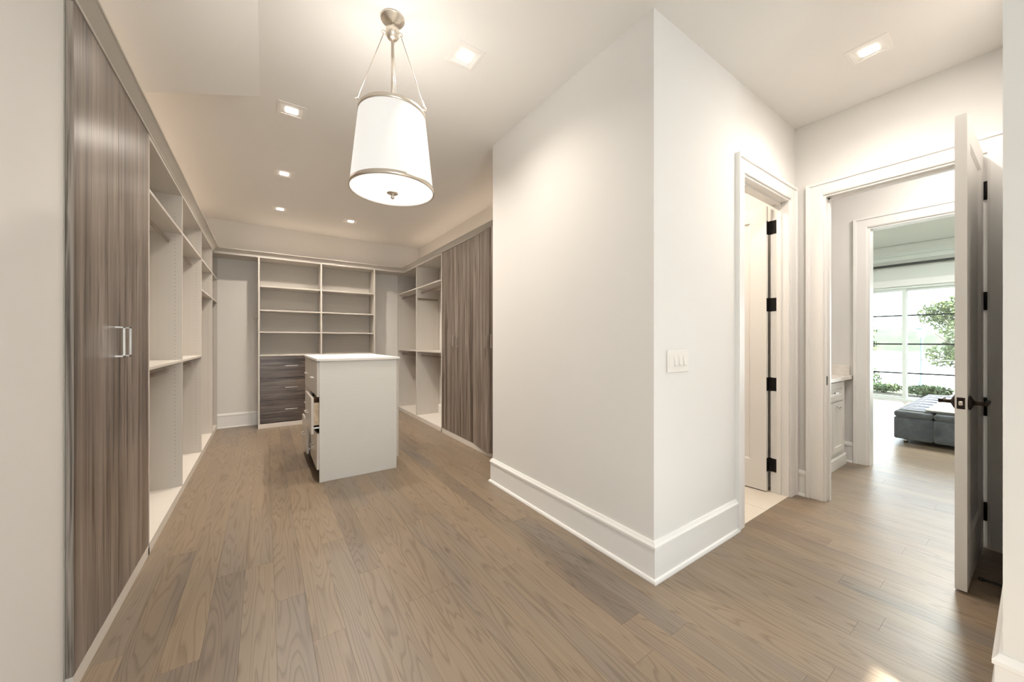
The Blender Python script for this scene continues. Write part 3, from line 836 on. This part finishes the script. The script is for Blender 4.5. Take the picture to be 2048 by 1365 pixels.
for k, (a, b) in enumerate(zip(edges, edges[1:])):
    xo = X_WIN + .045 + (.04 if k % 2 else 0)
    s_ = .058
    sa = MB()
    a2, b2 = a - (.02 if k else 0), b + (.02 if k < 4 else 0)
    sa.box(xo, a2, .03, xo + .035, a2 + s_, 2.39).box(xo, b2 - s_, .03, xo + .035, b2, 2.39)
    sa.box(xo, a2 + s_, .03, xo + .035, b2 - s_, .085).box(xo, a2 + s_, 2.34, xo + .035, b2 - s_, 2.39)
    so = sa.build('sash', M['sash'], win)
    MB().box(xo + .014, a2 + s_, .085, xo + .020, b2 - s_, 2.34).build('pane', M['glass'], so)
    for z in (.59, 1.21, 1.82):
        MB().box(xo + .006, a2 + s_, z - .015, xo + .028, b2 - s_, z + .015).build('grille_bar', M['grill'], so)
    MB().box(xo + .004, a2 + s_, .872, xo + .030, b2 - s_, .892).build('lock_rail', M['sash'], so)
cr = [(0, 3.295), (.16, 3.295), (.15, 3.25), (.09, 3.19), (.07, 3.16), (.07, 3.08), (.11, 3.065), (.11, 2.985), (.05, 2.955), (.03, 2.93), (0, 2.93)]
struct('trim_7', MB().sweep(cr, [(X_WIN, -2.99), (X_WIN, 3.99)], flat), M['bed_ceiling'], 'stepped pale crown moulding above the bedroom window')
rod = thing('curtain_rod', 'long dark grey curtain rod fixed above the bedroom window', 'rod', (X_WIN - .1, .3, 2.87))
MB().tube((X_WIN - .10, -2.3, 2.885), (X_WIN - .10, 2.95, 2.885), .026, 14).build('pole', M['rodgrey'], rod)
for y in (-2.0, .4, 2.0):
    MB().box(X_WIN - .12, y - .012, 2.845, X_WIN - .001, y + .012, 2.858).box(X_WIN - .008, y - .018, 2.80, X_WIN - .001, y + .018, 2.90).build('bracket', M['plastic'], rod)
bd = thing('bedroom_downlight', 'round white downlight in the bedroom ceiling behind the open door', 'light', (8.84, .84, 3.30))
MB().lathe([(.11, 0), (.11, -.006), (.085, -.010), (.080, -.003)], (8.84, .84, 3.2995), 32).build('trim_ring', M['plastic'], bd)
MB().lathe([(.079, -.004), (.079, -.008)], (8.84, .84, 3.2995), 32).build('lens', M['downlight_off'], bd)

sofa = thing('chaise_sofa', 'charcoal velvet chaise sofa in the bedroom seen through both doorways', 'sofa', (7.7, .3, 0))
for y0, y1 in ((.715, 1.04), (.0, .710), (-.71, -.005)):
    b = MB().box(6.56, y0, .055, 8.85, y1, .325, .02, 3).build('base_module', M['velvet'], sofa, smooth=True)
    MB().box(6.545, y0 + .001, .328, 8.86, y1 - .001, .405, .030, 4).build('seat_pad', M['velvet'], sofa, smooth=True)
for x in (6.66, 7.7, 8.75):
    for y in (.95, .35, -.6):
        MB().lathe([(.018, .001), (.024, .054)], (x, y, 0), 12).build('leg', M['chrome'], sofa)

def cloth(name, x0, x1, y0, y1, nx, ny, zf, m, label, cat):
    bm = bmesh.new(); g = []
    for i in range(nx + 1):
        g.append([bm.verts.new((x0 + (x1 - x0) * i / nx, y0 + (y1 - y0) * j / ny, zf(i / nx, j / ny))) for j in range(ny + 1)])
    for i in range(nx):
        for j in range(ny): bm.faces.new((g[i][j], g[i + 1][j], g[i + 1][j + 1], g[i][j + 1]))
    mb = MB(); mb.bm.free(); mb.bm = bm
    o = mb.build(name, m, smooth=True)
    sl = o.modifiers.new('thickness', 'SOLIDIFY'); sl.thickness = .008; sl.offset = 1
    return tag(o, label, cat)
def zs(u, v): return .4075 + .006 * math.sin(u * 40) * math.sin(v * 3) ** 2 + .004
cloth('striped_throw', 6.62, 8.80, .50, 1.0, 60, 10, zs, M['stripes'], 'blue and white striped throw laid over the charcoal sofa', 'throw')
def zb(u, v):
    w = 1 - v                                                # v = 0 towards the heap
    q = .433 + .36 * max(0, w - .28) ** 1.4 * (0.35 + .65 * min(1, u * 2.2)) + .03 * noise.noise((u * 7, v * 6, 1.3)) * min(1, w * 2)
    return max(q, .432)
cloth('ivory_blanket', 6.58, 8.3, -.35, .78, 40, 30, zb, M['throw'], 'ivory knit blanket heaped on the charcoal sofa beside the stripes', 'blanket')

# ------------------------------------------------------------------ outside
def grid_land(name, m, x0, x1, y0, y1, nx, ny, zf, label):
    bm = bmesh.new(); g = []
    for i in range(nx + 1):
        g.append([bm.verts.new((x0 + (x1 - x0) * i / nx, y0 + (y1 - y0) * j / ny, zf(x0 + (x1 - x0) * i / nx, y0 + (y1 - y0) * j / ny))) for j in range(ny + 1)])
    for i in range(nx):
        for j in range(ny): bm.faces.new((g[i][j], g[i + 1][j], g[i + 1][j + 1], g[i][j + 1]))
    mb = MB(); mb.bm.free(); mb.bm = bm
    return struct(name, mb, m, label, smooth=True)
def slope(x): return -.06 - max(0, x - 13.5) * .080 if x < 40 else -2.18
grid_land('lawn', M['lawn'], 11.36, 45, -25, 40, 40, 20, lambda x, y: slope(x), 'pale sunlit lawn sloping from the window to the lake')
struct('footpath', MB().prism([(19, -25, slope(19) + .02), (24, -25, slope(24) + .02), (24, -25, slope(24) - .05), (19, -25, slope(19) - .05)], (0, 65, 0)), M['drive'], 'pale path across the lawn')
struct('lake', MB().box(40, -200, -2.6, 260, 260, -2.1), M['lake'], 'bright lake beyond the lawn')
def hz(x, y):
    r = (x - 170) / 60
    return -2.2 + 6.2 * max(0, math.sin(min(1, max(0, r)) * PI)) ** .6 * (1 + .22 * math.sin(y * .021 + 1.0) + .1 * math.sin(y * .07)) + (1.6 * noise.noise((x * .16, y * .16, 0)) if 0 < r < 1 else 0)
grid_land('wooded_hills', M['hill'], 168, 232, -160, 220, 26, 150, hz, 'green wooded hills on the far shore of the lake')

def leaf_ball(mb, c, rad, n, size, rng, squash=1.0):
    for _ in range(n):
        while True:
            d = Vector((rng.uniform(-1, 1), rng.uniform(-1, 1), rng.uniform(-1, 1)))
            if .25 < d.length < 1: break
        p = Vector(c) + Vector((d.x * rad, d.y * rad, d.z * rad * squash))
        u = Vector((rng.gauss(0, 1), rng.gauss(0, 1), rng.gauss(0, 1))).normalized(); w = u.orthogonal().normalized()
        a, b = u * size * rng.uniform(.7, 1.3), w * size * .55
        mb.bm.faces.new([mb.bm.verts.new(q) for q in (p - a, p + b, p + a, p - b)])
def tree(x, y, hgt, rad, label, n, leafs, rng, trunk_h):
    z0 = slope(x) if x < 40 else -2
    r = thing('tree', label, 'tree', (x, y, z0))
    mb = MB().tube((x, y, z0 - .1), (x, y, z0 + hgt * .75), .09 * hgt / 4, 10, .03)
    for k in range(5):
        a = k * 1.3; zz = z0 + trunk_h + k * .12 * hgt
        mb.tube((x, y, zz), (x + math.cos(a) * rad * .6, y + math.sin(a) * rad * .6, zz + .2 * hgt), .03, 6, .012)
    mb.build('trunk', M['bark'], r)
    f = MB()
    for k in range(14):
        a = rng.uniform(0, 2 * PI); q = rng.uniform(.1, .75); hz_ = rng.uniform(trunk_h, hgt * .88)
        wv = 1 - abs((hz_ - trunk_h) / (hgt - trunk_h) - .35) * .9
        leaf_ball(f, (x + math.cos(a) * q * rad * wv, y + math.sin(a) * q * rad * wv, z0 + hz_), rad * .42, n // 14, leafs, rng, .75)
    o = f.build('foliage', M['leaf'], r); o['kind'] = 'stuff'
def shrub(x, y, hgt, rad, label, rng, n=500):
    z0 = slope(x)
    r = thing('shrub', label, 'shrub', (x, y, z0))
    mb = MB()
    for k in range(6):
        a = k * PI / 3; mb.tube((x, y, z0 - .03), (x + math.cos(a) * rad * .6, y + math.sin(a) * rad * .6, z0 + hgt * .7), .012, 6, .006)
    mb.build('stem', M['bark'], r)
    f = MB()
    for k in range(7):
        a = k * 2 * PI / 7; leaf_ball(f, (x + math.cos(a) * rad * .5, y + math.sin(a) * rad * .5, z0 + hgt * .52), rad * .62, n // 7, .045, rng, hgt / rad * .62)
    o = f.build('foliage', M['leaf_dark'], r); o['kind'] = 'stuff'
g = random.Random(5)
tree(21.5, 1.55, 4.0, 1.35, 'broad pale green tree beside the lamp post outside the window', 2600, .085, g, 1.0)
tree(27.0, 5.65, 4.3, 1.0, 'slim yellow-green tree outside at the edge of the sliding window', 1500, .09, g, 1.0)
shrub(14.2, 2.90, .72, .40, 'tall rounded shrub on the lawn by the window frame', g, 900)
shrub(13.4, 2.30, .26, .34, 'low clipped shrub outside before the left pane of the sliding window', g)
shrub(13.0, 1.50, .30, .38, 'low spreading shrub outside between the window mullion and the sofa', g, 700)
lx, ly = 24.5, 3.0
lz = slope(lx)
pole = thing('lamp_post', 'slim grey lamp post with lantern head on the lawn outside', 'lamp post', (lx, ly, lz))
MB().lathe([(.16, 0), (.16, .08), (.12, .16), (.10, .30), (.06, .42), (.045, 2.35), (.06, 2.38)], (lx, ly, lz), 14).build('post', M['post'], pole)
MB().lathe([(.10, 2.38), (.16, 2.72), (.15, 2.74)], (lx, ly, lz), 8).build('lantern', M['lantern'], pole)
MB().lathe([(.19, 2.74), (.12, 2.84), (.04, 2.92), (.02, 3.02), (.005, 3.06)], (lx, ly, lz), 12).build('lantern_cap', M['post'], pole)
